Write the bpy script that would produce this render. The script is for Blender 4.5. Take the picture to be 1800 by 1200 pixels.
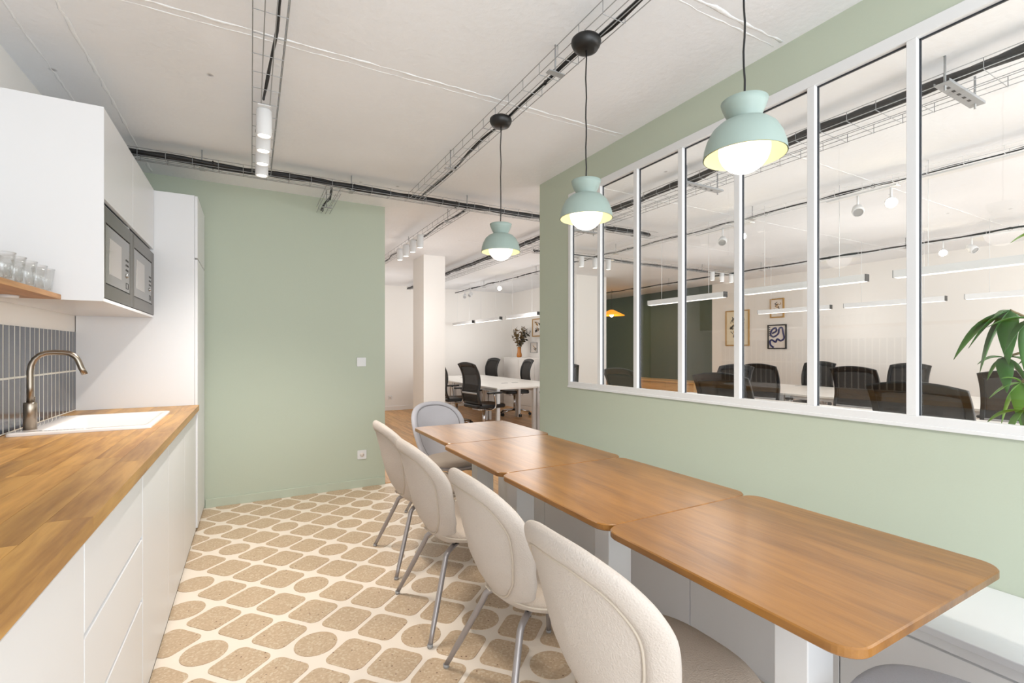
import bpy, math, random
from math import sin, cos, pi, radians as R
from mathutils import Vector, Matrix
random.seed(7)
scene = bpy.context.scene
for o in list(bpy.data.objects): bpy.data.objects.remove(o)
COL = scene.collection

# ------------------------------------------------------------------ camera
cd = bpy.data.cameras.new('camera'); cam = bpy.data.objects.new('camera', cd); COL.objects.link(cam)
cam.location = (0, 0, 1.30); cam.rotation_euler = (R(90), 0, -R(28.8))
cd.sensor_width = 36; cd.lens = 834/1800*36; cd.shift_y = 15/1800; cd.clip_start = .02
scene.camera = cam
# ------------------------------------------------------------------ world, daylight, exposure
w = bpy.data.worlds.new('world'); scene.world = w; w.use_nodes = True
w.node_tree.nodes['Background'].inputs[0].default_value = (.92, .96, 1, 1)
w.node_tree.nodes['Background'].inputs[1].default_value = 1.0
scene.view_settings.view_transform = 'Standard'; scene.view_settings.look = 'None'
scene.view_settings.gamma = 1; scene.view_settings.use_curve_mapping = False
scene.view_settings.exposure = 0.17
scene.cycles.max_bounces = 10; scene.cycles.diffuse_bounces = 6; scene.cycles.transparent_max_bounces = 24
scene.cycles.sample_clamp_indirect = 6
def area(name, loc, rot, sx, sy, power, col=(1, 1, 1)):
    l = bpy.data.lights.new(name, 'AREA'); l.shape = 'RECTANGLE'; l.size = sx; l.size_y = sy
    l.energy = power; l.color = col
    o = bpy.data.objects.new(name, l); COL.objects.link(o); o.location = loc; o.rotation_euler = rot
    return o
KIT = area('kitchen_window_daylight', (.55, -1.72, 1.45), (R(90), 0, 0), 2.9, 2.1, 74, (.90, .955, 1))
OFF = area('office_window_daylight', (5.3, -1.72, 1.45), (R(90), 0, 0), 6.0, 2.1, 150, (.95, .98, 1))
def lamp(kind, name, loc, power, col, parent=None, rot=(0, 0, 0), size=.03, cone=None):
    l = bpy.data.lights.new(name, kind); l.energy = power; l.color = col; l.shadow_soft_size = size
    if cone: l.spot_size = R(cone); l.spot_blend = .7
    o = bpy.data.objects.new(name, l); COL.objects.link(o); o.location = loc; o.rotation_euler = rot
    if parent: o.parent = parent
    return o

# ------------------------------------------------------------------ materials
def nt(name):
    m = bpy.data.materials.new(name); m.use_nodes = True
    n = m.node_tree; b = n.nodes['Principled BSDF']
    return m, n, b
def lin(c):
    return tuple(((v/12.92) if v <= .04045 else ((v+.055)/1.055)**2.4) for v in c) + (1,)
def mat(name, col, rough=.5, metal=0, bump=0, bscale=60, spec=.5, var=0, emis=None, estr=0, coat=0):
    m, n, b = nt(name)
    c = lin(col)
    b.inputs['Base Color'].default_value = c; b.inputs['Roughness'].default_value = rough
    b.inputs['Metallic'].default_value = metal; b.inputs['Specular IOR Level'].default_value = spec
    b.inputs['Coat Weight'].default_value = coat
    if emis: b.inputs['Emission Color'].default_value = lin(emis); b.inputs['Emission Strength'].default_value = estr
    if bump or var:
        tc = n.nodes.new('ShaderNodeTexCoord'); nz = n.nodes.new('ShaderNodeTexNoise')
        nz.inputs['Scale'].default_value = bscale; nz.inputs['Detail'].default_value = 5
        n.links.new(tc.outputs['Object'], nz.inputs['Vector'])
        if bump:
            bp = n.nodes.new('ShaderNodeBump'); bp.inputs['Strength'].default_value = bump; bp.inputs['Distance'].default_value = .01
            n.links.new(nz.outputs['Fac'], bp.inputs['Height']); n.links.new(bp.outputs['Normal'], b.inputs['Normal'])
        if var:
            mx = n.nodes.new('ShaderNodeMix'); mx.data_type = 'RGBA'
            mx.inputs[6].default_value = tuple(v*(1-var) for v in c[:3])+(1,); mx.inputs[7].default_value = tuple(min(1, v*(1+var)) for v in c[:3])+(1,)
            n.links.new(nz.outputs['Fac'], mx.inputs[0]); n.links.new(mx.outputs[2], b.inputs['Base Color'])
    return m
def ramp(n, stops):
    r = n.nodes.new('ShaderNodeValToRGB'); e = r.color_ramp.elements
    while len(e) < len(stops): e.new(.5)
    for k, (p, c) in enumerate(stops): e[k].position = p; e[k].color = lin(c)
    return r
def wood(name, dark, light, axis='Y', rough=.35, scale=1.0, objvar=0.0, coat=.15, ring=9):
    """grain stretched along axis, colour shifted per object when objvar > 0"""
    m, n, b = nt(name)
    tc = n.nodes.new('ShaderNodeNewGeometry'); mp = n.nodes.new('ShaderNodeMapping')
    n.links.new(tc.outputs['Position'], mp.inputs['Vector'])
    s = {'X': (.9, ring, ring), 'Y': (ring, .9, ring)}[axis]
    mp.inputs['Scale'].default_value = tuple(v*scale for v in s)
    oi = n.nodes.new('ShaderNodeObjectInfo')
    if objvar:
        mul = n.nodes.new('ShaderNodeMath'); mul.operation = 'MULTIPLY'; mul.inputs[1].default_value = 40
        n.links.new(oi.outputs['Random'], mul.inputs[0])
        cb = n.nodes.new('ShaderNodeCombineXYZ')
        for k in range(3): n.links.new(mul.outputs[0], cb.inputs[k])
        n.links.new(cb.outputs[0], mp.inputs['Location'])
    nz = n.nodes.new('ShaderNodeTexNoise'); nz.inputs['Scale'].default_value = 1.6; nz.inputs['Detail'].default_value = 6
    nz.inputs['Distortion'].default_value = .6
    n.links.new(mp.outputs[0], nz.inputs['Vector'])
    wv = n.nodes.new('ShaderNodeTexNoise'); wv.inputs['Scale'].default_value = 9; wv.inputs['Detail'].default_value = 4
    n.links.new(mp.outputs[0], wv.inputs['Vector'])
    ad = n.nodes.new('ShaderNodeMath'); ad.operation = 'MULTIPLY_ADD'; ad.inputs[1].default_value = .35
    n.links.new(wv.outputs['Fac'], ad.inputs[0]); n.links.new(nz.outputs['Fac'], ad.inputs[2])
    rp = ramp(n, [(.5, dark), (.82, light)])
    n.links.new(ad.outputs[0], rp.inputs[0])
    out = rp.outputs[0]
    if objvar:
        hs = n.nodes.new('ShaderNodeHueSaturation')
        mr = n.nodes.new('ShaderNodeMapRange'); mr.inputs[3].default_value = 1-objvar; mr.inputs[4].default_value = 1+objvar
        n.links.new(oi.outputs['Random'], mr.inputs[0]); n.links.new(mr.outputs[0], hs.inputs['Value'])
        n.links.new(out, hs.inputs['Color']); out = hs.outputs[0]
    n.links.new(out, b.inputs['Base Color'])
    b.inputs['Roughness'].default_value = rough; b.inputs['Coat Weight'].default_value = coat; b.inputs['Coat Roughness'].default_value = .25
    bp = n.nodes.new('ShaderNodeBump'); bp.inputs['Strength'].default_value = .12; bp.inputs['Distance'].default_value = .004
    n.links.new(wv.outputs['Fac'], bp.inputs['Height']); n.links.new(bp.outputs[0], b.inputs['Normal'])
    return m
def schlick(n, f0, f1=1.0, p=5):
    lw = n.nodes.new('ShaderNodeLayerWeight'); lw.inputs[0].default_value = .5
    pw = n.nodes.new('ShaderNodeMath'); pw.operation = 'POWER'; pw.inputs[1].default_value = p
    n.links.new(lw.outputs['Facing'], pw.inputs[0])
    mr = n.nodes.new('ShaderNodeMapRange'); mr.inputs[3].default_value = f0; mr.inputs[4].default_value = f1
    n.links.new(pw.outputs[0], mr.inputs[0]); return mr
def glass_mat():
    m = bpy.data.materials.new('pane_glass'); m.use_nodes = True; n = m.node_tree; n.nodes.clear()
    o = n.nodes.new('ShaderNodeOutputMaterial'); mx = n.nodes.new('ShaderNodeMixShader')
    fr = schlick(n, .04)
    t = n.nodes.new('ShaderNodeBsdfTransparent'); t.inputs[0].default_value = (.985, .992, .988, 1)
    g = n.nodes.new('ShaderNodeBsdfGlossy'); g.inputs['Roughness'].default_value = 0.0
    n.links.new(fr.outputs[0], mx.inputs[0]); n.links.new(t.outputs[0], mx.inputs[1]); n.links.new(g.outputs[0], mx.inputs[2])
    n.links.new(mx.outputs[0], o.inputs[0]); return m
def tumbler_mat():
    m = bpy.data.materials.new('tumbler_glass'); m.use_nodes = True; n = m.node_tree; n.nodes.clear()
    o = n.nodes.new('ShaderNodeOutputMaterial'); mx = n.nodes.new('ShaderNodeMixShader')
    fr = schlick(n, .05, .7, 3)
    t = n.nodes.new('ShaderNodeBsdfTransparent'); t.inputs[0].default_value = (.985, .99, .99, 1)
    g = n.nodes.new('ShaderNodeBsdfGlossy'); g.inputs['Roughness'].default_value = .03
    n.links.new(fr.outputs[0], mx.inputs[0]); n.links.new(t.outputs[0], mx.inputs[1]); n.links.new(g.outputs[0], mx.inputs[2])
    n.links.new(mx.outputs[0], o.inputs[0]); return m
def mesh_fabric():
    m = bpy.data.materials.new('woven_mesh'); m.use_nodes = True; n = m.node_tree; b = n.nodes['Principled BSDF']
    b.inputs['Base Color'].default_value = (.012, .010, .008, 1); b.inputs['Roughness'].default_value = .8
    b.inputs['Alpha'].default_value = .8; return m
def ceiling_mat():
    m, n, b = nt('painted_concrete')
    tc = n.nodes.new('ShaderNodeNewGeometry')
    n1 = n.nodes.new('ShaderNodeTexNoise'); n1.inputs['Scale'].default_value = .9; n1.inputs['Detail'].default_value = 6
    n2 = n.nodes.new('ShaderNodeTexNoise'); n2.inputs['Scale'].default_value = 30; n2.inputs['Detail'].default_value = 8
    vo = n.nodes.new('ShaderNodeTexVoronoi'); vo.inputs['Scale'].default_value = 2.6
    for x in (n1, n2, vo): n.links.new(tc.outputs['Position'], x.inputs['Vector'])
    rp = ramp(n, [(.3, (.885, .895, .91)), (.75, (.93, .94, .955))])
    n.links.new(n1.outputs['Fac'], rp.inputs[0])
    pit = ramp(n, [(.0, (.45, .45, .45)), (.05, (1, 1, 1))]); n.links.new(vo.outputs['Distance'], pit.inputs[0])
    mu = n.nodes.new('ShaderNodeMix'); mu.data_type = 'RGBA'; mu.blend_type = 'MULTIPLY'; mu.inputs[0].default_value = .8
    n.links.new(rp.outputs[0], mu.inputs[6]); n.links.new(pit.outputs[0], mu.inputs[7]); n.links.new(mu.outputs[2], b.inputs['Base Color'])
    b.inputs['Roughness'].default_value = .85
    b1 = n.nodes.new('ShaderNodeBump'); b1.inputs['Strength'].default_value = .25; b1.inputs['Distance'].default_value = .01
    n.links.new(n2.outputs['Fac'], b1.inputs['Height'])
    b2 = n.nodes.new('ShaderNodeBump'); b2.inputs['Strength'].default_value = .6; b2.inputs['Distance'].default_value = .01
    n.links.new(pit.outputs[0], b2.inputs['Height']); n.links.new(b1.outputs[0], b2.inputs['Normal'])
    n.links.new(b2.outputs[0], b.inputs['Normal']); return m
def terrazzo():
    m, n, b = nt('terrazzo')
    tc = n.nodes.new('ShaderNodeNewGeometry')
    v1 = n.nodes.new('ShaderNodeTexVoronoi'); v1.inputs['Scale'].default_value = 55
    v2 = n.nodes.new('ShaderNodeTexVoronoi'); v2.inputs['Scale'].default_value = 120
    nz = n.nodes.new('ShaderNodeTexNoise'); nz.inputs['Scale'].default_value = 90; nz.inputs['Detail'].default_value = 4
    for x in (v1, v2, nz): n.links.new(tc.outputs['Position'], x.inputs['Vector'])
    base = ramp(n, [(.35, (.70, .605, .495)), (.65, (.76, .67, .565))]); n.links.new(nz.outputs['Fac'], base.inputs[0])
    # dark chips: only some cells
    sep = n.nodes.new('ShaderNodeSeparateColor'); n.links.new(v1.outputs['Color'], sep.inputs[0])
    lt = n.nodes.new('ShaderNodeMath'); lt.operation = 'GREATER_THAN'; lt.inputs[1].default_value = .86; n.links.new(sep.outputs[0], lt.inputs[0])
    ds = n.nodes.new('ShaderNodeMath'); ds.operation = 'LESS_THAN'; ds.inputs[1].default_value = .2; n.links.new(v1.outputs['Distance'], ds.inputs[0])
    mu = n.nodes.new('ShaderNodeMath'); mu.operation = 'MULTIPLY'; n.links.new(lt.outputs[0], mu.inputs[0]); n.links.new(ds.outputs[0], mu.inputs[1])
    mx = n.nodes.new('ShaderNodeMix'); mx.data_type = 'RGBA'; mx.inputs[7].default_value = lin((.45, .34, .26))
    n.links.new(mu.outputs[0], mx.inputs[0]); n.links.new(base.outputs[0], mx.inputs[6])
    sp = n.nodes.new('ShaderNodeSeparateColor'); n.links.new(v2.outputs['Color'], sp.inputs[0])
    g2 = n.nodes.new('ShaderNodeMath'); g2.operation = 'GREATER_THAN'; g2.inputs[1].default_value = .85; n.links.new(sp.outputs[1], g2.inputs[0])
    m2 = n.nodes.new('ShaderNodeMix'); m2.data_type = 'RGBA'; m2.inputs[7].default_value = lin((.78, .71, .61))
    n.links.new(g2.outputs[0], m2.inputs[0]); n.links.new(mx.outputs[2], m2.inputs[6]); n.links.new(m2.outputs[2], b.inputs['Base Color'])
    b.inputs['Roughness'].default_value = .42; return m
def emit(name, col, s):
    m = mat(name, (0, 0, 0), emis=col, estr=s); return m

M = dict(
    white=mat('white_lacquer', (.885, .89, .90), .35),
    wall=mat('white_wall_paint', (.92, .91, .895), .7, bump=.04, bscale=90),
    green=mat('sage_wall_paint', (.71, .745, .68), .6, bump=.05, bscale=120),
    dgreen=mat('deep_green_paint', (.27, .325, .28), .6),
    ceiling=ceiling_mat(), seam=mat('seam_plaster', (.92, .93, .94), .9, bump=.5, bscale=50),
    cream=mat('cream_grout', (.90, .855, .80), .45, bump=.03, bscale=80),
    terr=terrazzo(),
    block=wood('oak_worktop', (.60, .42, .195), (.79, .60, .32), 'Y', .38, 1, .2, .1),
    table=wood('stained_ash', (.455, .29, .10), (.59, .40, .165), 'Y', .3, 1, .03, .28, 8),
    plank=wood('parquet_oak', (.68, .485, .26), (.82, .63, .38), 'Y', .35, 1, .12, .1),
    lwood=wood('pale_wood', (.80, .64, .42), (.88, .73, .52), 'Y', .4, .6, 0, .1),
    shelfw=wood('oak_shelf', (.62, .44, .24), (.78, .58, .36), 'Y', .45, 1, 0, .1),
    frame=mat('frame_white_metal', (.86, .865, .87), .35),
    gasket=mat('dark_gasket', (.13, .15, .18), .4),
    glass=glass_mat(), tumbler=tumbler_mat(),
    steel=mat('brushed_steel', (.62, .58, .53), .28, 1, bump=.02, bscale=200),
    galv=mat('galvanised_wire', (.62, .63, .64), .4, .25),
    mwsteel=mat('microwave_steel', (.39, .37, .345), .33, .7, spec=.5),
    mwglass=mat('microwave_mirror_glass', (.42, .405, .375), .12, .55),
    mwwin=mat('microwave_window_reflection', (.72, .68, .64), .1, .8),  # door window, its pale tone a reflection of the interior window put into colour
    dark=mat('dark_plastic', (.12, .115, .11), .45),
    black=mat('black_plastic', (.055, .055, .058), .4),
    cable=mat('black_cable', (.07, .07, .075), .5),
    fabric=mat('oatmeal_fabric', (.745, .71, .68), .95, bump=.35, bscale=220, var=.07, spec=.15),
    fabric2=mat('lavender_lit_fabric', (.74, .735, .76), .95, bump=.35, bscale=260, var=.05, spec=.15),  # lavender-grey light on the far head chair put into the fabric colour
    pipe=mat('piping_cord', (.74, .70, .65), .9, spec=.15),
    pipe2=mat('grey_piping_cord', (.56, .55, .56), .9, spec=.15),
    seatin=mat('seat_fabric', (.70, .65, .60), .95, bump=.4, bscale=260, var=.08, spec=.15),
    leg=mat('satin_grey_metal', (.62, .60, .60), .35, .55),
    mint=mat('mint_lamp_metal', (.565, .63, .605), .45),
    cream_in=mat('pale_yellow_inside', (.90, .87, .66), .6),
    globe=emit('lit_globe', (1, .98, .95), 2.5),
    led=emit('lit_led', (1, .97, .93), 3.0),
    tube=emit('lit_diffuser', (1, .97, .94), 1.8),
    hot=emit('lit_bulb', (1, .93, .8), 40.0),
    amber=mat('amber_shade', (.93, .66, .18), .4, emis=(1, .6, .1), estr=.8),
    tile=mat('glazed_blue_tile', (.20, .235, .29), .12, var=.18, bscale=9, spec=.7),
    grout=mat('pale_grout', (.90, .90, .87), .8),
    ceramic=mat('white_ceramic', (.94, .92, .91), .12, coat=.5),
    grey=mat('grey_plastic', (.6, .6, .6), .5),
    weave=mesh_fabric(), chrome=mat('polished_aluminium', (.78, .78, .79), .18, 1),
    desk=mat('white_desk_top', (.93, .92, .90), .35),
    leaf=mat('green_leaf', (.20, .42, .14), .38, var=.3, bscale=14),
    leaf2=mat('light_green_leaf', (.38, .58, .18), .38, var=.3, bscale=14),
    stem=mat('brown_stem', (.42, .36, .22), .7), soil=mat('potting_soil', (.16, .12, .09), 1),
    pot=mat('pale_pot', (.82, .80, .77), .6),
    vase=mat('amber_ceramic', (.72, .46, .20), .35), dried=mat('dried_leaves', (.42, .33, .19), .9, var=.3, bscale=40),
    dried2=mat('dark_dried_leaves', (.17, .16, .12), .9),
    gold=mat('light_wood_frame', (.70, .55, .32), .5), bframe=mat('black_frame', (.08, .07, .07), .4),
    paper=mat('cream_paper', (.90, .86, .76), .8), paper2=mat('off_white_paper', (.88, .85, .82), .8),
    navy=mat('navy_ink', (.13, .14, .36), .8), ink=mat('black_ink', (.14, .13, .13), .8), ochre=mat('ochre_ink', (.72, .58, .38), .8),
)

# ------------------------------------------------------------------ mesh helpers
class MB:
    def __init__(s): s.v = []; s.f = []; s.sm = []
    def add(s, vs, fs, smooth=False, mtx=None):
        o = len(s.v)
        s.v += [tuple(mtx @ Vector(p)) if mtx else tuple(p) for p in vs]
        s.f += [tuple(i+o for i in f) for f in fs]; s.sm += [smooth]*len(fs); return s
    def box(s, x0, x1, y0, y1, z0, z1, mtx=None):
        if x0 > x1: x0, x1 = x1, x0
        if y0 > y1: y0, y1 = y1, y0
        if z0 > z1: z0, z1 = z1, z0
        vs = [(x, y, z) for z in (z0, z1) for y in (y0, y1) for x in (x0, x1)]
        return s.add(vs, [(0, 2, 3, 1), (4, 5, 7, 6), (0, 1, 5, 4), (2, 6, 7, 3), (0, 4, 6, 2), (1, 3, 7, 5)], mtx=mtx)
    def tube(s, pts, r, seg=10, closed=False, cap=True, flat=1.0):
        pts = [Vector(p) for p in pts]; n = len(pts)
        rs = r if isinstance(r, (list, tuple)) else [r]*n
        vs = []; up = None
        for i, p in enumerate(pts):
            if closed: d = pts[(i+1) % n]-pts[i-1]
            else: d = pts[min(i+1, n-1)]-pts[max(i-1, 0)]
            d.normalize()
            if up is None:
                up = Vector((0, 0, 1)) if abs(d.z) < .9 else Vector((1, 0, 0))
            a = d.cross(up)
            if a.length < 1e-6: a = d.cross(Vector((0, 1, 0)))
            a.normalize(); b = a.cross(d); b.normalize(); up = b
            for k in range(seg):
                t = 2*pi*k/seg; vs.append(p+a*cos(t)*rs[i]+b*sin(t)*rs[i]*flat)
        fs = []
        m = n if closed else n-1
        for i in range(m):
            j = (i+1) % n
            for k in range(seg):
                l = (k+1) % seg; fs.append((i*seg+k, i*seg+l, j*seg+l, j*seg+k))
        s.add(vs, fs, True)
        if cap and not closed:
            o = len(s.v)-len(vs)
            s.f += [tuple(o+k for k in reversed(range(seg))), tuple(o+(n-1)*seg+k for k in range(seg))]; s.sm += [False]*2
        return s
    def lathe(s, prof, seg=32, mtx=None, capb=False, capt=False, smooth=True):
        vs = []; fs = []
        for (r, z) in prof:
            for k in range(seg): t = 2*pi*k/seg; vs.append((r*cos(t), r*sin(t), z))
        for i in range(len(prof)-1):
            for k in range(seg):
                l = (k+1) % seg; fs.append((i*seg+k, i*seg+l, (i+1)*seg+l, (i+1)*seg+k))
        s.add(vs, fs, smooth, mtx)
        o = len(s.v)-len(vs)
        if capb: s.f.append(tuple(o+k for k in reversed(range(seg)))); s.sm.append(False)
        if capt: s.f.append(tuple(o+(len(prof)-1)*seg+k for k in range(seg))); s.sm.append(False)
        return s
    def prism(s, poly, z0, z1, ch=0.0):
        """polygon (counter-clockwise) extruded; ch = small chamfer at the top and bottom edges"""
        n = len(poly); cx = sum(p[0] for p in poly)/n; cy = sum(p[1] for p in poly)/n
        def ring(z, inset):
            out = []
            for i in range(n):
                a = Vector(poly[i-1]+(0,)); b = Vector(poly[i]+(0,)); c = Vector(poly[(i+1) % n]+(0,))
                d = (c-a); nn = Vector((d.y, -d.x, 0)); nn.normalize()
                out.append((b.x-nn.x*inset, b.y-nn.y*inset, z))
            return out
        rings = [ring(z0, ch), ring(z0+ch, 0), ring(z1-ch, 0), ring(z1, ch)] if ch else [ring(z0, 0), ring(z1, 0)]
        vs = sum(rings, []); fs = []
        for i in range(len(rings)-1):
            for k in range(n): l = (k+1) % n; fs.append((i*n+k, i*n+l, (i+1)*n+l, (i+1)*n+k))
        fs.append(tuple(reversed(range(n)))); fs.append(tuple((len(rings)-1)*n+k for k in range(n)))
        return s.add(vs, fs)
    def build(s, name, m, parent=None, loc=(0, 0, 0), rot=(0, 0, 0), bevel=0):
        me = bpy.data.meshes.new(name); me.from_pydata([tuple(v) for v in s.v], [], s.f); me.update()
        me.polygons.foreach_set('use_smooth', s.sm)
        me.materials.append(M[m] if isinstance(m, str) else m)
        o = bpy.data.objects.new(name, me); COL.objects.link(o); o.location = loc; o.rotation_euler = rot
        if parent is not None: o.parent = parent
        if bevel:
            b = o.modifiers.new('bevel', 'BEVEL'); b.width = bevel; b.segments = 2; b.limit_method = 'ANGLE'
        return o
def box(name, m, x0, x1, y0, y1, z0, z1, parent=None, bevel=0):
    return MB().box(x0, x1, y0, y1, z0, z1).build(name, m, parent, bevel=bevel)
def thing(name, label, cat, loc=(0, 0, 0), rz=0, group=None):
    o = bpy.data.objects.new(name, None); COL.objects.link(o); o.location = loc; o.rotation_euler = (0, 0, rz)
    o.empty_display_size = .05
    return tag(o, label, cat, group)
def tag(o, label, cat, group=None):
    o['label'] = label; o['category'] = cat
    if group: o['group'] = group
    return o
def struct(o): o['kind'] = 'structure'; return o
KIDS = {}
def dup(root, loc, rz=0, label=None, group=None):
    def cp(o, par):
        c = o.copy(); COL.objects.link(c); c.parent = par
        for ch in o.children: cp(ch, c)
        return c
    r = cp(root, None); r.location = loc; r.rotation_euler = (0, 0, rz)
    if label: r['label'] = label
    if group: r['group'] = group
    return r
def rrect(x0, x1, y0, y1, r, seg=8):
    out = []
    for (cx, cy, a0) in ((x1-r, y1-r, 0), (x0+r, y1-r, 90), (x0+r, y0+r, 180), (x1-r, y0+r, 270)):
        for k in range(seg+1): t = R(a0+90*k/seg); out.append((cx+r*cos(t), cy+r*sin(t)))
    return out
def cr(pts, n=8, closed=False):
    """catmull-rom"""
    P = [Vector(p) for p in pts]; out = []; N = len(P)
    rng = range(N if closed else N-1)
    for i in rng:
        if closed: a, b, c, d = P[i-1], P[i], P[(i+1) % N], P[(i+2) % N]
        else: a, b, c, d = P[max(i-1, 0)], P[i], P[i+1], P[min(i+2, N-1)]
        for k in range(n):
            t = k/n
            out.append(.5*((2*b)+(-a+c)*t+(2*a-5*b+4*c-d)*t*t+(-a+3*b-3*c+d)*t**3))
    if not closed: out.append(P[-1])
    return out
CH = 2.69
# ================================================================== SETTING
floor = struct(box('floor', 'cream', -1.05, 2.23, -1.6, 4.64, -.06, 0))
# decorated floor: rounded squares and discs, turned about forty degrees, each a piece of its own
g = MB().prism([(p[0], p[1]) for p in rrect(-.0905, .0905, -.0905, .0905, .036, 5)], 0, .0025, .0006)
sq = g.build('floor_tile', 'terr', floor)
ci = MB().prism([(.089*cos(2*pi*k/28), .089*sin(2*pi*k/28)) for k in range(28)], 0, .0025, .0006).build('floor_tile', 'terr', floor)
P0 = Vector((.251, 2.258)); st = .2035; an = R(-48.2); A = Vector((cos(an), sin(an)))*st; B = Vector((-sin(an), cos(an)))*st*1.03
pxs = [(555, 1131.6), (360.7, 1145.6), (549.7, 1026.7), (345, 1063.4), (350.2, 1021.4), (420.2, 960.2), (588.2, 963.7), (394, 925), (507.7, 921.7),
       (640.4, 882), (675.6, 887.6), (723, 915), (541, 885), (618, 918), (751, 1032), (708, 962), (738, 1121), (846.5, 1096), (961, 1179), (742, 1015)]
circ = set()
for (px, py) in pxs:
    u = px-900; X = 402+.876*u; Y = 731-.482*u; k = 1.3/(py-615); d = Vector((X*k, Y*k))-P0
    circ.add((round(d.dot(A)/A.length_squared), round(d.dot(B)/B.length_squared)))
known = [(c[0], c[1]) for c in circ]
first = {sq: True, ci: True}; rnd = random.Random(3)
def seen_area(p): return p.x < 1.35 and p.y > .9
for i in range(-22, 23):
    for j in range(-22, 23):
        p = P0+A*i+B*j
        if not (-.40 < p.x < 1.78 and 1.15 < p.y < 4.66): continue
        if p.x > 1.66 and p.y > 3.35: continue
        near = min(abs(i-a)+abs(j-b) for a, b in known)
        isc = (i, j) in circ or (near > 2 and (i*3+j*5) % 8 == 0)
        src = ci if isc else sq
        if first[src]: o = src; first[src] = False
        else: o = src.copy(); COL.objects.link(o); o.parent = floor
        o.location = (p.x, p.y, 0); o.rotation_euler = (0, 0, an)
fo = struct(MB().box(.85, 8.8, 4.64, 10.3, -.06, -.001).box(1.62, 8.8, 3.39, 4.64, -.06, .0032).box(2.23, 8.8, -1.6, 3.39, -.06, .003).build('floor', 'plank'))
y_lo = {True: 3.392, False: 4.642}
x = 1.15; row = 0
while x < 5.5:
    y = (3.392 if x > 1.6 else 4.642); q = random.uniform(.3, 1.1)
    if x > 2.2 and x < 5.5 or x <= 2.2:
        while y < 10.15:
            y2 = min(y+q, 10.18); box('plank', 'plank', x+.0008, x+.1392, y+.0008, y2-.0008, -.004, .0055, fo); y = y2; q = random.uniform(.9, 1.5)
    x += .14; row += 1
ceiling = struct(box('ceiling', 'ceiling', -1.1, 8.8, -1.75, 10.4, CH, CH+.1))
def ridge(pts, r=.009):
    P = []
    for a, b in zip(pts[:-1], pts[1:]):
        a = Vector(a); b = Vector(b); n = max(2, int((b-a).length/.05))
        for k in range(n): P.append(a.lerp(b, k/n)+Vector((random.uniform(-.004, .004), random.uniform(-.004, .004), 0)))
    P.append(Vector(pts[-1]))
    return MB().tube(P, [r*random.uniform(.35, 1.3) for _ in P], 6, flat=.35).build('seam', 'seam', ceiling)
for yy in (1.31, 2.36): ridge([(-1, yy, CH), (2.1, yy-.02, CH)]); ridge([(-1, yy+.045, CH), (2.1, yy+.02, CH)], .005)
ridge([(-.68, -1, CH), (-.68, 4.6, CH)]); ridge([(-.88, 0, CH), (-.86, 4.6, CH)], .006)
for yy in (2.0, 3.2, 4.4, 5.6): ridge([(2.3, yy, CH), (8.5, yy, CH)], .007)
# walls
struct(box('wall_left', 'wall', -1.1, -1.0, -1.7, 4.64, 0, CH))
struct(box('wall_back', 'green', -1.1, 1.14, 4.64, 4.74, 0, CH))
struct(MB().box(-.33, 1.14, 4.626, 4.64, 0, .072).build('baseboard_back', 'green', bevel=.003))
WX = 2.13
rv = 1
struct(MB().box(WX, 2.17, 2.97, 3.39, 0, CH).box(WX, 2.17, -1.7, 2.97, 0, 1.026).box(WX, 2.17, -1.7, 2.97, 2.49, CH).build('wall_right', 'green'))
struct(box('wall_hall', 'wall', .75, .85, 4.74, 10.3, 0, CH))
struct(box('wall_far', 'wall', .75, 5.94, 10.2, 10.3, 0, CH))
struct(box('baseboard_far', 'wall', .85, 5.25, 10.186, 10.2, 0, .09))
struct(MB().box(5.6, 5.94, 7.4, 10.2, 0, CH).box(5.24, 5.94, 7.07, 7.4, 0, CH).build('wall_divider', 'wall'))
struct(box('wall_recess', 'dgreen', 5.94, 8.7, 10.2, 10.3, 0, CH))
struct(box('wall_green_side', 'dgreen', 8.6, 8.7, 6.8, 10.2, 0, CH))
struct(box('wall_office', 'wall', 8.6, 8.7, -1.7, 6.8, 0, CH))
struct(MB().box(-1.1, 8.7, -1.7, -1.6, 0, .35).box(-1.1, 8.7, -1.7, -1.6, 2.55, CH).box(-1.1, -.95, -1.7, -1.6, .35, 2.55).box(2.05, 2.25, -1.7, -1.6, .35, 2.55).box(8.35, 8.7, -1.7, -1.6, .35, 2.55).build('wall_rear', 'wall'))
col = struct(box('wall_column', 'wall', 2.2, 2.53, 6.67, 7.18, 0, CH))
# ---- interior glazed window
fr = struct(MB().box(WX-.008, WX+.026, -1.6, 2.97, 1.026, 1.06).box(WX-.008, WX+.026, -1.6, 2.97, 2.44, 2.487)
            .box(WX-.008, WX+.026, 2.94, 2.97, 1.06, 2.44).build('window_1', 'frame', bevel=.002))
box('window_sill', 'frame', WX-.014, WX, -1.6, 2.972, 1.016, 1.03, fr, .002)
ys = [2.925+.012]; 
muls = [2.608-.3575*k for k in range(0, 12)]
prev = 2.94
for k, ym in enumerate(muls):
    if ym < -1.5: break
    box('mullion', 'frame', WX-.006, WX+.03, ym-.0155, ym+.0155, 1.06, 2.44, fr, .0015)
edges = [2.94]+[m for m in muls if m > -1.5]
for k in range(len(edges)-1):
    y1 = edges[k]-(.0155 if k else 0); y0 = edges[k+1]+.0155
    gm = MB()
    gm.box(WX+.016, WX+.024, y1-.005, y1, 1.06, 2.44).box(WX+.016, WX+.024, y0, y0+.003, 1.06, 2.44).box(WX+.016, WX+.024, y0, y1, 2.434, 2.44)
    gm.build('gasket', 'gasket', fr)
    box('pane', 'glass', WX+.018, WX+.022, y0, y1, 1.06, 2.44, fr)
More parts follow.
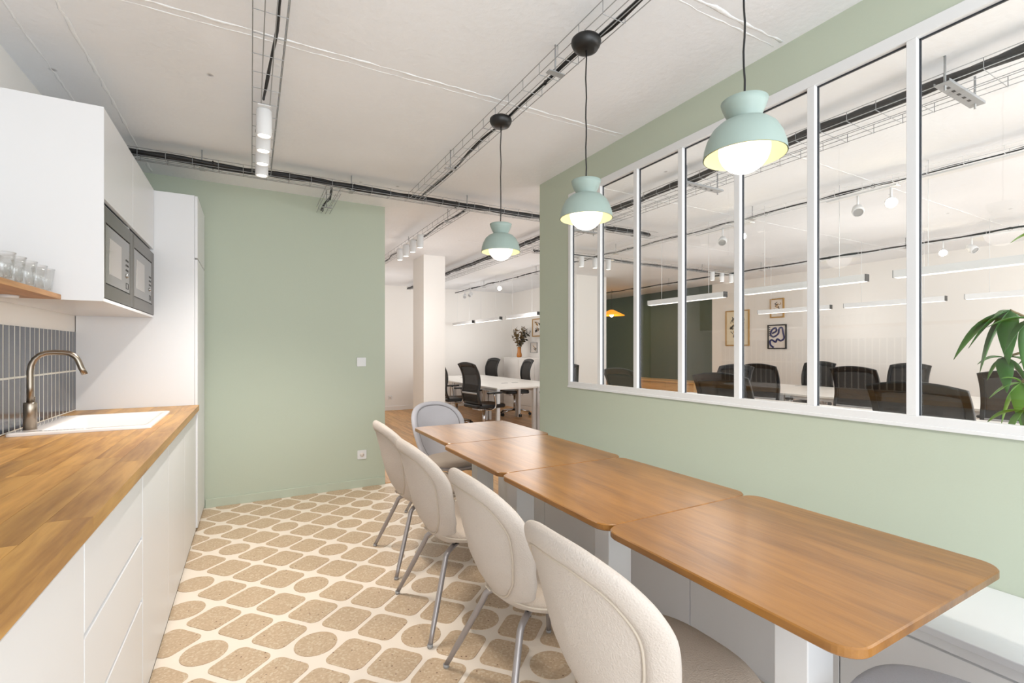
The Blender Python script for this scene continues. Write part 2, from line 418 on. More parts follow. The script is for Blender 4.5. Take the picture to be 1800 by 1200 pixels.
# ================================================================== KITCHEN
# base cabinets
FX = -.345
units = [(.20, .80, 'door', 'white base cabinet nearest the camera under the oak worktop'),
         (.803, 1.466, 'door', 'plain white base cabinet to the left of the drawer unit'),
         (1.469, 2.148, 'drawer', 'white drawer unit with three deep handleless drawers'),
         (2.156, 2.76, 'door', 'plain white base cabinet directly right of the drawer unit'),
         (2.763, 3.40, 'door', 'plain white base cabinet under the near half of the sink'),
         (3.403, 4.045, 'door', 'white base cabinet against the tall cabinet, under the sink\'s far end')]
for (y0, y1, kind, lab) in units:
    t = thing('base_cabinet', lab, 'cabinet', (0, y0, 0), 0, 'white base cabinets under the oak worktop')
    W = y1-y0
    if y0 > 2.7: MB().box(-.995, FX-.02, 0, .016, .03, .868).box(-.995, FX-.02, W-.016, W, .03, .868).box(-.995, FX-.02, 0, W, .03, .05).box(-.995, -.98, 0, W, .03, .868).build('body', 'white', t)
    else: box('body', 'white', -.995, FX-.02, 0, W, .03, .868, t)
    box('plinth', 'dark', -.95, FX-.004, 0, W, 0, .03, t)
    if kind == 'door':
        box('door', 'white', FX-.019, FX, .0015, W-.0015, .022, .842, t, .002)
        box('handle_profile', 'white', FX-.019, FX-.012, 0, W, .842, .868, t)
    else:
        box('handle_profile', 'white', FX-.019, FX-.012, 0, W, .842, .868, t)
        for (a, b) in ((.63, .842), (.405, .616), (.022, .391)):
            d = box('drawer', 'white', FX-.019, FX, .0015, W-.0015, a, b, t, .002)
            box('grip_edge', 'frame', FX-.017, FX-.007, 0, W, b, b+.012, d)
# worktop of oak staves with the sink opening cut
wt = thing('worktop', 'oak block worktop running along the left wall', 'worktop', (0, 0, 0))
HX0, HX1, HY0, HY1 = -.945, -.455, 2.965, 3.585
def minus(r, h):
    x0, x1, y0, y1 = r; a0, a1, b0, b1 = h
    if x1 <= a0 or x0 >= a1 or y1 <= b0 or y0 >= b1: return [r]
    out = []
    if x0 < a0: out.append((x0, a0, y0, y1))
    if x1 > a1: out.append((a1, x1, y0, y1))
    mx0, mx1 = max(x0, a0), min(x1, a1)
    if y0 < b0: out.append((mx0, mx1, y0, b0))
    if y1 > b1: out.append((mx0, mx1, b1, y1))
    return out
rows = 8; x0 = -.999; wrow = (-.325-x0)/rows
for k in range(rows):
    a = x0+k*wrow; b = a+wrow; y = .15
    q = random.uniform(.2, .7)
    while y < 4.045:
        y2 = min(4.046, y+q)
        if 4.046-y2 < .12: y2 = 4.046
        for (p, q1, r, s) in minus((a+.0003, b-.0003 if k < rows-1 else b, y+.0003, y2-.0003), (HX0, HX1, HY0, HY1)):
            if q1-p > .001 and s-r > .001: box('stave', 'block', p, q1, r, s, .871, .909, wt)
        y = y2; q = random.uniform(.45, .95)
# sink
def sink():
    t = thing('sink', 'white ceramic inset sink with a single bowl in the oak worktop', 'sink', (0, 0, 0))
    loops = [((-.967, -.440, 2.948, 3.603), .02, .9095), ((-.968, -.439, 2.947, 3.604), .02, .9205), ((-.962, -.445, 2.953, 3.598), .02, .925),
             ((-.862, -.468, 2.985, 3.568), .03, .925), ((-.856, -.474, 2.99, 3.562), .03, .918), ((-.845, -.485, 3.005, 3.55), .04, .76), ((-.80, -.53, 3.05, 3.50), .05, .742)]
    vs = []; n = 0
    for (r, rad, z) in loops:
        L = rrect(*r, rad, 5); n = len(L); vs += [(p[0], p[1], z) for p in L]
    fs = []
    for i in range(len(loops)-1):
        for k in range(n): l = (k+1) % n; fs.append((i*n+k, i*n+l, (i+1)*n+l, (i+1)*n+k))
    fs.append(tuple((len(loops)-1)*n+k for k in range(n)))
    MB().add(vs, fs, True).build('bowl', 'ceramic', t)
    MB().lathe([(.0, .7445), (.03, .7445), (.032, .743)], 20, Matrix.Translation((-.66, 3.27, 0))).build('drain', 'chrome', t)
sink()
tp = thing('kitchen_tap', 'brushed steel swan-neck tap standing on the sink rim', 'tap', (-.915, 3.06, .925))
MB().lathe([(.0, 0), (.0245, 0), (.0245, .123), (.022, .128), (.0, .128)], 28).build('tap_body', 'steel', tp)
pth = [(0, 0, .12), (0, 0, .2), (0, 0, .275)]+[(.07-.07*cos(R(a)), 0, .275+.095*sin(R(a))*.92) for a in (20, 40, 60, 80)]+[(.09, 0, .3635), (.12, 0, .362)]
pth += [(.12+.055*sin(R(a)), 0, .307+.055*cos(R(a))) for a in (20, 40, 60, 72)]+[(.185, 0, .285), (.198, 0, .255)]
MB().tube([Vector(p) for p in pth], .0125, 16).build('spout', 'steel', tp)
MB().tube([(0, .022, .07), (0, .05, .07)], .011, 16).build('lever_hub', 'steel', tp)
MB().tube([(0, .044, .07), (.0, .05, .11), (0, .053, .15)], .0035, 8).build('lever', 'steel', tp)
# backsplash
bs = thing('backsplash', 'splashback of narrow blue-grey glazed tiles behind the sink', 'tiles')
box('grout', 'grout', -.9995, -.994, .9, 4.048, .912, 1.417, bs)
tm = MB(); t0 = None
y = 4.044; k = 0
while y > 2.1:
    for (a, b) in ((.918, 1.164), (1.172, 1.414)):
        if t0 is None:
            t0 = MB().box(-.994, -.9928, -.0490, 0, 0, .244).build('tile', 'tile', bs, (0, y, a), bevel=.0004)
            o = t0
        else: o = t0.copy(); COL.objects.link(o); o.parent = bs
        o.location = (random.uniform(-.0006, .0006), y-.001, a)
    y -= .0605; k += 1
# tall cabinet
tc_ = thing('tall_cabinet', 'white full-height cabinet at the end of the kitchen run', 'cabinet')
box('body', 'white', -.995, -.354, 4.05, 4.624, .03, 2.40, tc_, .001)
box('plinth', 'dark', -.95, -.36, 4.05, 4.62, 0, .03, tc_)
box('door', 'white', -.353, -.335, 4.052, 4.622, .03, 1.945, tc_, .002)
box('door', 'white', -.353, -.335, 4.052, 4.622, 1.957, 2.397, tc_, .002)
# upper cabinets, each holding a microwave
labU = ['white wall cabinet above the left microwave, with a bare side panel', 'white wall cabinet above the right microwave, against the tall cabinet']
for i, (y0, y1) in enumerate(((2.785, 3.388), (3.391, 4.046))):
    t = thing('wall_cabinet', labU[i], 'cabinet', (0, y0, 0), 0, 'white wall cabinets with microwaves')
    W = y1-y0
    MB().box(-.998, -.606, 0, .018, 1.522, 2.405).box(-.998, -.606, W-.018, W, 1.522, 2.405).box(-.998, -.606, .018, W-.018, 1.522, 1.54).box(-.998, -.606, .018, W-.018, 2.387, 2.405)\
        .box(-.998, -.606, .018, W-.018, 1.965, 1.983).box(-.998, -.98, .018, W-.018, 1.54, 2.387).build('body', 'white', t)
    box('side_edge', 'white', -.606, -.589, 0, W, 1.522, 1.5365, t)
    if i == 0: box('side_panel', 'white', -.606, -.587, -.0, .004, 1.5365, 2.405, t)
    box('door', 'white', -.605, -.587, .005 if i == 0 else .0015, W-.0015, 1.99, 2.403, t, .0015)
    m = thing('microwave', ['built-in grey steel microwave, the left one of the pair', 'built-in grey steel microwave, the right one of the pair'][i], 'microwave', (0, y0, 0), 0, 'built-in microwaves')
    box('case', 'dark', -.94, -.606, .03, W-.03, 1.545, 1.955, m)
    MB().box(-.604, -.586, .004, .028, 1.54, 1.96).box(-.604, -.586, W-.075, W-.003, 1.54, 1.96).box(-.604, -.586, .028, W-.075, 1.54, 1.605).box(-.604, -.586, .028, W-.075, 1.888, 1.96).build('frame', 'mwsteel', m, bevel=.0015)
    box('door_gap', 'black', -.604, -.594, .028, W-.075, 1.605, 1.888, m)
    d = box('door', 'mwglass', -.596, -.5875, .034, W-.081, 1.611, 1.882, m, .001)
    box('window', 'mwwin', -.5878, -.5868, .105, .335, 1.66, 1.83, d)
    for r in range(3):
        for c in range(2): box('button', 'dark', -.5878, -.5862, W-.165+c*.036, W-.165+c*.036+.022, 1.775-r*.026, 1.785-r*.026, d)
    MB().lathe([(.0, .006), (.012, .006), (.014, 0)], 16, Matrix.Translation((-.5878, W-.136, 1.70)) @ Matrix.Rotation(R(90), 4, 'Y')).build('knob', 'chrome', d)
    MB().box(-.5878, -.5862, W-.162, W-.11, 1.657, 1.66).box(-.5878, -.5862, W-.162, W-.11, 1.628, 1.631).box(-.5878, -.5862, W-.162, W-.159, 1.631, 1.657).box(-.5878, -.5862, W-.113, W-.11, 1.631, 1.657).build('touch_pad', 'dark', d)
sh = tag(box('wall_shelf', 'shelfw', -.998, -.732, 1.2, 2.783, 1.522, 1.544, bevel=.002), 'oak wall shelf carrying drinking glasses beside the wall cabinet', 'shelf')
pk = tag(MB().lathe([(0, -.012), (.03, -.012), (.032, 0), (0, 0)], 20).build('puck_light', 'frame', None, (-.86, 2.66, 1.522)), 'small white round light under the right end of the oak shelf', 'light')
# glasses
def tumbler():
    t = thing('drinking_glass', '', 'glass', (0, 0, 0), 0, 'drinking glasses on the oak shelf')
    MB().lathe([(0, .001), (.024, .0), (.027, .004), (.031, .05), (.0365, .1), (.0345, .1), (.029, .05), (.0245, .012), (0, .01)], 20).build('bowl', 'tumbler', t)
    MB().lathe([(.0368, .0985), (.0374, .100), (.0368, .1012), (.0345, .1012), (.034, .100), (.0345, .0985), (.0368, .0985)], 20).build('rim', 'tumbler', t)
    return t
tu = tumbler(); ordn = ['rightmost', 'second from the right', 'third from the right', 'fourth from the right', 'fifth from the right']
used = False
for rx, X in enumerate((-.772, -.875)):
    for k in range(5):
        p = (X+random.uniform(-.004, .004), 2.725-.1*k, 1.544)
        lab = ('clear tumbler, %s in the front row on the shelf' % ordn[k]) if rx == 0 else 'clear tumbler in the back row of the shelf, %s' % ordn[k]
        if not used: tu.location = p; tu['label'] = lab; used = True
        else: dup(tu, p, random.uniform(0, 1), lab)
# switch and socket
def plate(name, x, z, lab, sock, y=4.64):
    t = thing(name, lab, 'socket' if sock else 'switch', (x, y, z))
    MB().prism(rrect(-.042, .042, -.042, .042, .006, 3), 0, .009, .002).build('cover', 'frame', t, rot=(R(90), 0, 0))
    if sock:
        MB().lathe([(.021, .0092), (.021, .0105), (.0, .0105)], 24, Matrix.Rotation(R(90), 4, 'X')).build('outlet', 'paper2', t)
        for s in (-1, 1): MB().lathe([(.003, .0105), (.003, .012), (0, .012)], 8, Matrix.Translation((s*.0095, 0, 0)) @ Matrix.Rotation(R(90), 4, 'X')).build('hole', 'dark', t)
    else: box('rocker', 'frame', -.028, .028, -.0125, -.0085, -.028, .028, t, .001)
plate('light_switch', .917, 1.187, 'white light switch on the sage green wall', False)
plate('wall_socket', .922, .307, 'white wall socket low on the sage green wall', True)
plate('wall_socket', 2.62, .28, 'small white socket low on the far white wall', True, 10.2)
# ---- bench
bn = thing('storage_bench', 'white built-in bench with flat doors under the interior window', 'bench')
box('body', 'white', 1.742, 2.129, -1.2, 3.36, .03, .44, bn)
box('seat_top', 'white', 1.675, 2.129, -1.2, 3.365, .497, .52, bn, .003)
box('top_rail', 'white', 1.70, 2.129, -1.2, 3.362, .46, .497, bn, .002)
box('recess', 'white', 1.735, 2.1, -1.2, 3.36, .44, .46, bn)
sy = [-1.2, -.36, .25, .862, 1.479, 2.06, 2.68, 3.36]
for a, b in zip(sy[:-1], sy[1:]): box('door', 'white', 1.722, 1.742, a+.0018, b-.0018, .04, .443, bn, .0015)
box('plinth', 'white', 1.76, 2.1, -1.2, 3.35, 0, .03, bn)
# ---- tables
tabs = [(.955, 1.68, .45, 1.152, (1.25, 1.37, .70, .79), 'square brown wooden cafe table nearest the camera'),
        (.965, 1.675, 1.155, 1.872, (1.265, 1.385, 1.49, 1.58), 'brown wooden cafe table, second from the camera'),
        (.972, 1.69, 1.875, 2.607, (1.25, 1.36, 2.22, 2.33), 'brown wooden cafe table, third from the camera'),
        (1.01, 1.73, 2.61, 3.30, (1.31, 1.43, 2.86, 2.95), 'brown wooden cafe table farthest from the camera')]
for (x0, x1, y0, y1, c, lab) in tabs:
    t = thing('cafe_table', lab, 'table', ((x0+x1)/2, (y0+y1)/2, 0), random.uniform(-.004, .004), 'brown tables pushed together in a row')
    hx, hy = (x1-x0)/2, (y1-y0)/2; cx, cy = t.location.x, t.location.y
    MB().prism(rrect(-hx, hx, -hy, hy, .055, 8), .728, .75, .003).build('table_top', 'table', t)
    box('column', 'white', c[0]-cx, c[1]-cx, c[2]-cy, c[3]-cy, .02, .72, t, .003)
    mx, my = (c[0]+c[1])/2-cx, (c[2]+c[3])/2-cy
    MB().prism(rrect(mx-.09, mx+.18, my-.12, my+.12, .02, 4), .0035, .02, .003).build('base_plate', 'white', t)
    box('mounting_plate', 'white', mx-.15, mx+.15, my-.15, my+.15, .72, .728, t)
# ---- dining chairs
def interp(tab, z):
    if z <= tab[0][0]: return tab[0][1]
    for (a, b), (c, d) in zip(tab[:-1], tab[1:]):
        if z <= c:
            t = (z-a)/(c-a); t = t*t*(3-2*t)*.35+t*.65; return b+(d-b)*t
    return tab[-1][1]
XC = [(.34, -.075), (.38, -.125), (.42, -.168), (.48, -.205), (.56, -.238), (.66, -.262), (.76, -.285), (.88, -.315)]
HALF = [(0.0, .345), (.06, .349), (.115, .372), (.17, .425), (.212, .495), (.236, .575), (.252, .655), (.252, .722), (.232, .778), (.187, .825), (.12, .853), (.05, .864)]
OUT = cr([(p[0], p[1], 0) for p in HALF]+[(-p[0], p[1], 0) for p in reversed(HALF) if p[0] > 0], 5, True)
def back_pt(y, z, off):
    wrap = 1.55*interp([(.36, 1.5), (.5, 1.25), (.7, 1.0), (.88, .55)], z)
    x = interp(XC, z)+wrap*y*y
    sl = 2*wrap*y; n = Vector((1, -sl, .18)).normalized()
    return Vector((x, y, z))+n*off
CZ = .64
RR = [.001, .2, .4, .56, .66, .71, .735, .755, .765, .775, .80, .84, .89, .93, .96, .98, .99, .996, 1]
def back_th(r, side):
    g0 = .765 if side < 0 else .86
    body = .019+.008*max(0, min(1, (r-g0+.03)/.08))
    return body*max(0, 1-r**12)**.5-.006*math.exp(-((r-g0)/.012)**2)*(r < .97)
def back_surface(side):
    vs = []; n = len(OUT); rr = RR if side < 0 else [r+.095*(1-abs(r-.765)/.235) if .56 < r < 1 else r for r in RR]
    for r in rr:
        th = back_th(r, side)
        for p in OUT: vs.append(back_pt(p.x*r, CZ+(p.y-CZ)*r, side*th))
    fs = []
    for i in range(len(rr)-1):
        for k in range(n):
            l = (k+1) % n; q = (i*n+k, i*n+l, (i+1)*n+l, (i+1)*n+k); fs.append(q if side < 0 else q[::-1])
    return vs, fs
def make_chair(name, lab, fab, pip, seatm):
    t = thing(name, lab, 'chair', (0, 0, 0), 0, 'upholstered chairs around the brown tables')
    mb = MB()
    for s in (-1, 1):
        vs, fs = back_surface(s); mb.add(vs, fs, True)
    bk = mb.build('backrest', fab, t)
    n = len(OUT)
    for s, r in ((-1, .765), (1, .86)):
        th = back_th(r, s)+.0035
        ring = [back_pt(p.x*r, CZ+(p.y-CZ)*r, s*th) for p in OUT]
        MB().tube(ring, .0043, 6, closed=True).build('piping', pip, bk)
    lp = [back_pt(y, z, -.0275) for (y, z) in ((.045, .395), (.045, .412), (.035, .42), (.015, .42), (.005, .414))]
    MB().tube(cr(lp, 4), .0028, 6).build('stitched_tab', pip, bk)
    # seat
    def sring(r, z):
        out = []
        for k in range(48):
            a = 2*pi*k/48; e = .72
            cx = abs(cos(a))**e*(1 if cos(a) >= 0 else -1); sy = abs(sin(a))**e*(1 if sin(a) >= 0 else -1)
            wx = .262 if cx > 0 else .175
            out.append((.0+wx*cx*r, .252*sy*r*(1-.10*max(0, -cx)), z))
        return out
    prof = [(.02, .464), (.4, .464), (.7, .462), (.88, .458), (.96, .45), (1.0, .437), (1.0, .428), (.985, .42)]
    vs = sum([sring(r, z) for r, z in prof], []); fs = []
    def loft(k0, nn): return [(i*48+k, i*48+(k+1) % 48, (i+1)*48+(k+1) % 48, (i+1)*48+k) for i in range(nn-1) for k in range(48)]
    se = MB().add(vs, [f[::-1] for f in loft(0, len(prof))], True); se.f.append(tuple(range(48))); se.sm.append(True)
    se = se.build('seat', seatm, t)
    MB().tube([Vector(p) for p in sring(1.005, .425)], .0042, 6, closed=True).build('piping', pip, se)
    prof = [(.985, .422), (.93, .402), (.75, .385), (.3, .38), (.02, .38)]
    vs = sum([sring(r, z) for r, z in prof], [])
    un = MB().add(vs, [f[::-1] for f in loft(0, len(prof))], True); un.f.append(tuple(reversed(range(4*48, 5*48)))); un.sm.append(True)
    un.build('seat_shell', fab, t)
    box('under_frame', 'dark', -.10, .14, -.11, .11, .362, .381, t, .004)
    for sx, fx in ((-1, -.265), (1, .235)):
        for sy in (-1, 1):
            P = cr([(sx*.06, sy*.07, .352), (sx*.11, sy*.115, .35), (sx*.142, sy*.138, .332), (sx*.162, sy*.155, .28), (fx, sy*.262, .012)], 5)
            L = MB().tube(P, [.0125 if i < len(P)-2 else .0105 for i in range(len(P))], 12).build('leg', 'leg', t)
            MB().lathe([(0, .0035), (.0125, .0035), (.0125, .016), (.0, .016)], 12, Matrix.Translation((fx, sy*.262, 0))).build('foot_cap', 'grey', L)
    return t
c0 = make_chair('dining_chair', 'beige upholstered chair nearest the camera, in the row along the tables', 'fabric', 'pipe', 'seatin')
c0.location = (.94, .945, 0)
dup(c0, (.965, 1.57, 0), R(0), 'beige upholstered chair, second from the camera in the row')
dup(c0, (.95, 2.25, 0), R(0), 'beige upholstered chair, third from the camera in the row')
dup(c0, (.985, 2.93, 0), R(0), 'beige upholstered chair farthest along the row, nearest the green wall')
c5 = make_chair('dining_chair', 'upholstered chair with lavender-grey light painted in, at the far head of the tables', 'fabric2', 'pipe2', 'seatin')
c5.location = (1.41, 3.55, 0); c5.rotation_euler = (0, 0, R(-74))
c6 = make_chair('dining_chair', 'lavender grey chair at the near table end, only its seat in view', 'fabric2', 'pipe2', 'fabric2')
c6.location = (1.385, .395, 0); c6.rotation_euler = (0, 0, R(98))
# ---- pendants
def make_pendant(lab, drop):
    t = thing('pendant_lamp', lab, 'lamp', (0, 0, 0), 0, 'mint pendant lamps over the brown tables')
    prof = [(.028, .10), (.045, .098), (.065, .09), (.083, .074), (.096, .05), (.104, .024), (.107, 0)]
    pr = [(r-.0025, z-.001) for r, z in reversed(prof)]
    MB().lathe(prof, 48).build('shade', 'mint', t)
    MB().lathe(pr, 48).build('shade_lining', 'cream_in', t)
    MB().lathe([(.0375, .096), (.040, .104), (.048, .118), (.056, .137), (.0605, .152), (.0585, .153), (.052, .14), (.0, .13)], 40).build('cup', 'mint', t)
    gb = MB().lathe([(.0665*sin(R(a)), .02-.0665*cos(R(a))) for a in range(0, 181, 12)], 32).build('globe', 'globe', t)
    cz = 1.222-.537
    n = 14
    MB().tube([(.0015*sin(k*1.3+drop), .0015*cos(k*1.7), .13+(cz+.01-.13)*k/n) for k in range(n+1)], .0028, 8).build('cord', 'cable', t)
    MB().lathe([(0, cz), (.03, cz), (.048, cz+.006), (.0565, cz+.02), (.061, cz+.032), (.060, cz+.043), (.053, cz+.05), (.035, cz+.0525), (0, cz+.053)], 36).build('ceiling_rose', 'black', t)
    return t
pd = make_pendant('mint green pendant lamp nearest the camera', 0)
pd.location = (1.20, .844, 1.837)
p2 = dup(pd, (1.20, 1.554, 1.837), 1.0, 'mint green pendant lamp in the middle of the three')
p3 = dup(pd, (1.20, 2.311, 1.837), 2.0, 'mint green pendant lamp farthest from the camera')
for yy in (.844, 1.554, 2.311): lamp('SPOT', 'pendant_light', (1.20, yy, 1.785), 16, (1, .92, .80), size=.05, cone=150)
# ---- cable trays
def tray(lab, p0, p1, width, z0=2.565, h=.052, step=.15, cross=True, mname='galv', nbot=2, name='cable_tray', rod_every=1.3, rods=True):
    t = thing(name, lab, 'cable tray', (p0[0], p0[1], 0), 0, 'wire cable trays under the ceiling')
    a = Vector((p0[0], p0[1], 0)); d = Vector((p1[0]-p0[0], p1[1]-p0[1], 0)); L = d.length; d.normalize(); n = Vector((d.y, -d.x, 0))
    o = Vector((0, 0, 0)); hw = width/2; r = .0021
    lines = [(-hw, z0+h), (hw, z0+h), (-hw, z0+.004), (hw, z0+.004)]+[(-hw+width*(k+1)/(nbot+1), z0) for k in range(nbot)]
    for (s, z) in lines:
        MB().tube([o+n*s+Vector((0, 0, z)), o+n*s+d*L+Vector((0, 0, z))], r, 6).build('long_wire', mname, t)
    if cross:
        c = MB(); q = .05
        while q < L:
            c.tube([o+d*q+n*s+Vector((0, 0, z)) for (s, z) in ((-hw, z0+h), (-hw, z0), (hw, z0), (hw, z0+h))], r*.85, 5); q += step
        c.build('cross_wires', mname, t)['kind'] = 'stuff'
    q = .4
    while q < L and rods:
        p = o+d*q
        MB().tube([p+Vector((0, 0, z0-.004)), p+Vector((0, 0, CH+.002))], .004, 8).build('hanger_rod', 'galv', t)
        mtx = Matrix.Translation(p+Vector((0, 0, z0-.008))) @ Matrix.Rotation(math.atan2(d.y, d.x), 4, 'Z')
        MB().box(-.016, .016, -hw*.75, hw*.75, 0, .004, mtx).build('bracket', 'galv', t)
        q += rod_every
    return t
def cable(lab, pts, r=.007, wob=.012, n=5, name='cable', mname='cable', ties=True):
    pts = [Vector(p) for p in pts]; mb = MB()
    t = thing(name, lab, 'cable', tuple(pts[0]))
    rr = random.Random(len(lab)*7)
    P = []
    for a, b in zip(pts[:-1], pts[1:]):
        m = max(2, int((b-a).length/.22))
        for k in range(m): P.append(a.lerp(b, k/m)-pts[0]+Vector((rr.uniform(-wob, wob), rr.uniform(-wob, wob), rr.uniform(0, wob*.5))))
    P.append(pts[-1]-pts[0])
    for k in range(n):
        ox = [Vector((rr.uniform(-r, r)*1.4*(n > 1), rr.uniform(-r, r)*1.4*(n > 1), rr.uniform(0, r)*1.5*(n > 1)))+p for p in P]
        MB().tube(cr(ox, 3), r, 7).build('strand', mname, t)
    if ties:
        for p in P[2:-1:4]: MB().lathe([(r*2.1, -.004), (r*2.4, 0), (r*2.1, .004)], 8, Matrix.Translation(p+Vector((0, 0, r*.6))) @ Matrix.Rotation(R(90), 4, 'Y')).build('cable_tie', 'black', t)
    return t
ZT = 2.572
tray('wire cable tray above the kitchen aisle, carrying the white spotlights', (.065, -1.2), (.065, 3.87), .12)
tray('wire cable tray above the brown tables, holding the pendant lamps', (1.215, -1.2), (1.215, 3.87), .11)
tray('wire cable tray crossing the room, packed with thick black cables', (-.70, 3.93), (4.0, 3.93), .11, rod_every=1.0)
tray('short wire tray ending at the sage green wall', (.575, 3.99), (.575, 4.62), .11, z0=2.545, rod_every=.9)
tray('wire cable tray in the opening, above four white spotlights', (1.70, 4.0), (1.66, 10.1), .11, step=.16)
cable('thin black cable lying in the tray above the aisle', [(.105, -1.2, ZT+.004), (.10, 1.9, ZT+.004), (.075, 2.35, ZT+.004), (.055, 2.72, ZT)], .0055, .010, 2)
cable('thin black cable in the tray with the pendant lamps', [(1.235, -1.2, ZT), (1.245, 1.0, ZT), (1.235, 2.6, ZT), (1.245, 3.9, ZT)], .0055, .012, 2)
cable('thick bundle of black cables in the crossing tray', [(-.72, 3.93, ZT+.012), (.5, 3.92, ZT+.012), (1.6, 3.94, ZT+.012), (2.7, 3.93, ZT+.012), (3.9, 3.93, ZT+.012)], .014, .014, 7)
cable('black cable in the short tray at the green wall', [(.55, 3.96, ZT), (.58, 4.2, ZT-.01), (.56, 4.62, ZT-.01)], .007, .01, 2)
cable('thin black cable in the tray over the opening', [(1.71, 4.0, ZT), (1.69, 6, ZT), (1.68, 8, ZT), (1.66, 10.1, ZT)], .006, .014, 2)
# office trays
tray('broad wire tray just behind the interior window', (3.05, -1.3), (3.0, 9.8), .30, step=.14, nbot=3, rods=False)
cable('thick black cable bundle in the broad tray behind the window', [(2.935, -1.3, ZT+.012), (2.93, 4, ZT+.012), (2.9, 9.8, ZT+.012)], .016, .004, 5, ties=False)
tray('wire tray above the middle row of office desks', (4.36, -1.3), (4.05, 9.9), .10, step=.2, mname='frame', rod_every=1.9)
cable('thin cable hung along the tray over the middle desks', [(4.34, -1.3, ZT), (4.24, 3, ZT), (4.0, 9.9, ZT)], .0075, .02, 2)
tray('wire tray above the farthest row of office desks', (7.1, .5), (7.1, 10.1), .10, step=.25, mname='frame', rod_every=1.9)
cable('thin cable hung along the tray over the farthest desks', [(7.06, .5, ZT), (7.05, 5, ZT), (7.0, 10.1, ZT)], .009, .02, 2)
tray('wire tray crossing the office behind the window', (3.2, 5.25), (7.4, 5.25), .10, step=.2, rod_every=1.4)
cable('thin cable in the tray crossing the office', [(3.2, 5.22, ZT), (5.2, 5.25, ZT), (7.4, 5.25, ZT)], .009, .02, 2)
# hanging channels across the broad tray
for yy, lab in ((.98, 'perforated steel channel under the broad tray, nearest the camera'), (2.5, 'perforated steel channel under the broad tray, behind the fourth pane'), (4.05, 'perforated steel channel under the broad tray, behind the first pane')):
    t = thing('support_channel', lab, 'bracket', (3.05, yy, 2.555), 0, 'steel channels carrying the broad tray')
    MB().box(-.21, .21, -.03, .03, -.006, -.002).box(-.21, .21, -.03, -.027, -.002, .025-.018).box(-.21, .21, .027, .03, -.002, .025-.018).build('channel', 'galv', t)
    for s in (-1, 1): MB().tube([(s*.175, 0, -.03), (s*.175, 0, CH-2.555)], .005, 8).build('threaded_rod', 'galv', t)
    for k in range(5): MB().box(-.15+k*.06, -.125+k*.06, -.006, .006, -.0068, -.0058).build('slot', 'dark', t)
# ---- downlights
def make_downlight(lab, grp):
    t = thing('cylinder_spotlight', lab, 'spotlight', (0, 0, 0), 0, grp)
    MB().lathe([(.030, .004), (.034, .0), (.0365, 0), (.0375, .003), (.0375, .134), (.035, .137), (0, .137)], 28).build('housing', 'frame', t)
    MB().lathe([(.031, .004), (0, .004)], 24).build('lens', 'led', t)
    return t
dl = make_downlight('', '')
first = True
def down(p, lab, grp, power):
    global first
    if first: o = dl; o.location = p; o['label'] = lab; o['group'] = grp; first = False
    else: o = dup(dl, p, 0, lab, grp)
    if power: lamp('SPOT', 'spot_light', (p[0], p[1], p[2]-.005), power, (1, .93, .85), size=.03, cone=110)
G1 = 'white spotlights under the aisle tray'
for k, lab in enumerate(('white cylinder spotlight above the aisle, nearest the camera', 'white cylinder spotlight above the aisle, second from the camera', 'white cylinder spotlight above the aisle, third from the camera', 'white cylinder spotlight above the aisle, nearest the crossing tray')):
    down((.06, 2.81+.215*k, 2.42), lab, G1, 36)
tag(MB().box(.03, .09, 2.75, 3.52, 2.5575, 2.562).build('mounting_rail', 'frame'), 'white rail holding the four aisle spotlights', 'rail')
G2 = 'white spotlights in the opening'
for k, lab in enumerate(('nearest', 'second nearest', 'third nearest', 'farthest')):
    down((1.625, 5.05+.27*k, 2.42), 'white cylinder spotlight in the opening, %s of four' % lab, G2, 8)
tag(MB().box(1.60, 1.65, 5.0, 5.92, 2.5575, 2.562).build('mounting_rail', 'frame'), 'white rail holding the four spotlights in the opening', 'rail')
for k in range(4): down((3.70+.235*k, 5.2, 2.43), 'white cylinder spotlight behind the leftmost window panes, %s from the left' % ('first', 'second', 'third', 'fourth')[k], 'white spotlights behind the left panes', 0)
tag(MB().box(3.6, 4.5, 5.175, 5.225, 2.568, 2.5725).build('mounting_rail', 'frame'), 'white rail of the spotlights behind the leftmost panes', 'rail')
for k in range(4): down((6.58+.235*k, 5.2, 2.43), 'white cylinder spotlight far behind the fourth pane, %s from the left' % ('first', 'second', 'third', 'fourth')[k], 'white spotlights behind the fourth pane', 0)
tag(MB().box(6.5, 7.4, 5.175, 5.225, 2.568, 2.5725).build('mounting_rail', 'frame'), 'white rail of the spotlights far behind the fourth pane', 'rail')
# tilting spots on the office trays
def tilt_spot(p, lab, lit, rz, tilt=50):
    t = thing('tilting_spotlight', lab, 'spotlight', p, rz, 'tilting spotlights on the office trays')
    MB().tube([(0, 0, .02), (0, 0, .13)], .008, 8).build('arm', 'frame', t)
    mtx = Matrix.Rotation(R(tilt), 4, 'X')
    MB().lathe([(.034, .0), (.04, 0), (.043, .03), (.036, .075), (.02, .1), (0, .105)], 20, mtx @ Matrix.Translation((0, 0, -.045))).build('head', 'frame', t)
    MB().lathe([(.034, .004), (0, .004)], 20, mtx @ Matrix.Translation((0, 0, -.045))).build('lens', 'hot' if lit else 'grey', t)
    if lit: MB().lathe([(0, -.03), (.03, -.018), (.034, .004)], 16, mtx @ Matrix.Translation((0, 0, -.045))).build('bulb', 'hot', t)
tilt_spot((4.33, 1.80, 2.44), 'lit tilting spotlight glaring behind the sixth pane, beside an unlit one', True, R(112), 72)
tilt_spot((4.33, 2.03, 2.44), 'unlit white tilting spotlight behind the sixth pane', False, R(120))
tilt_spot((4.30, 3.05, 2.44), 'lit tilting spotlight glaring beside the fourth mullion', True, R(125), 72)
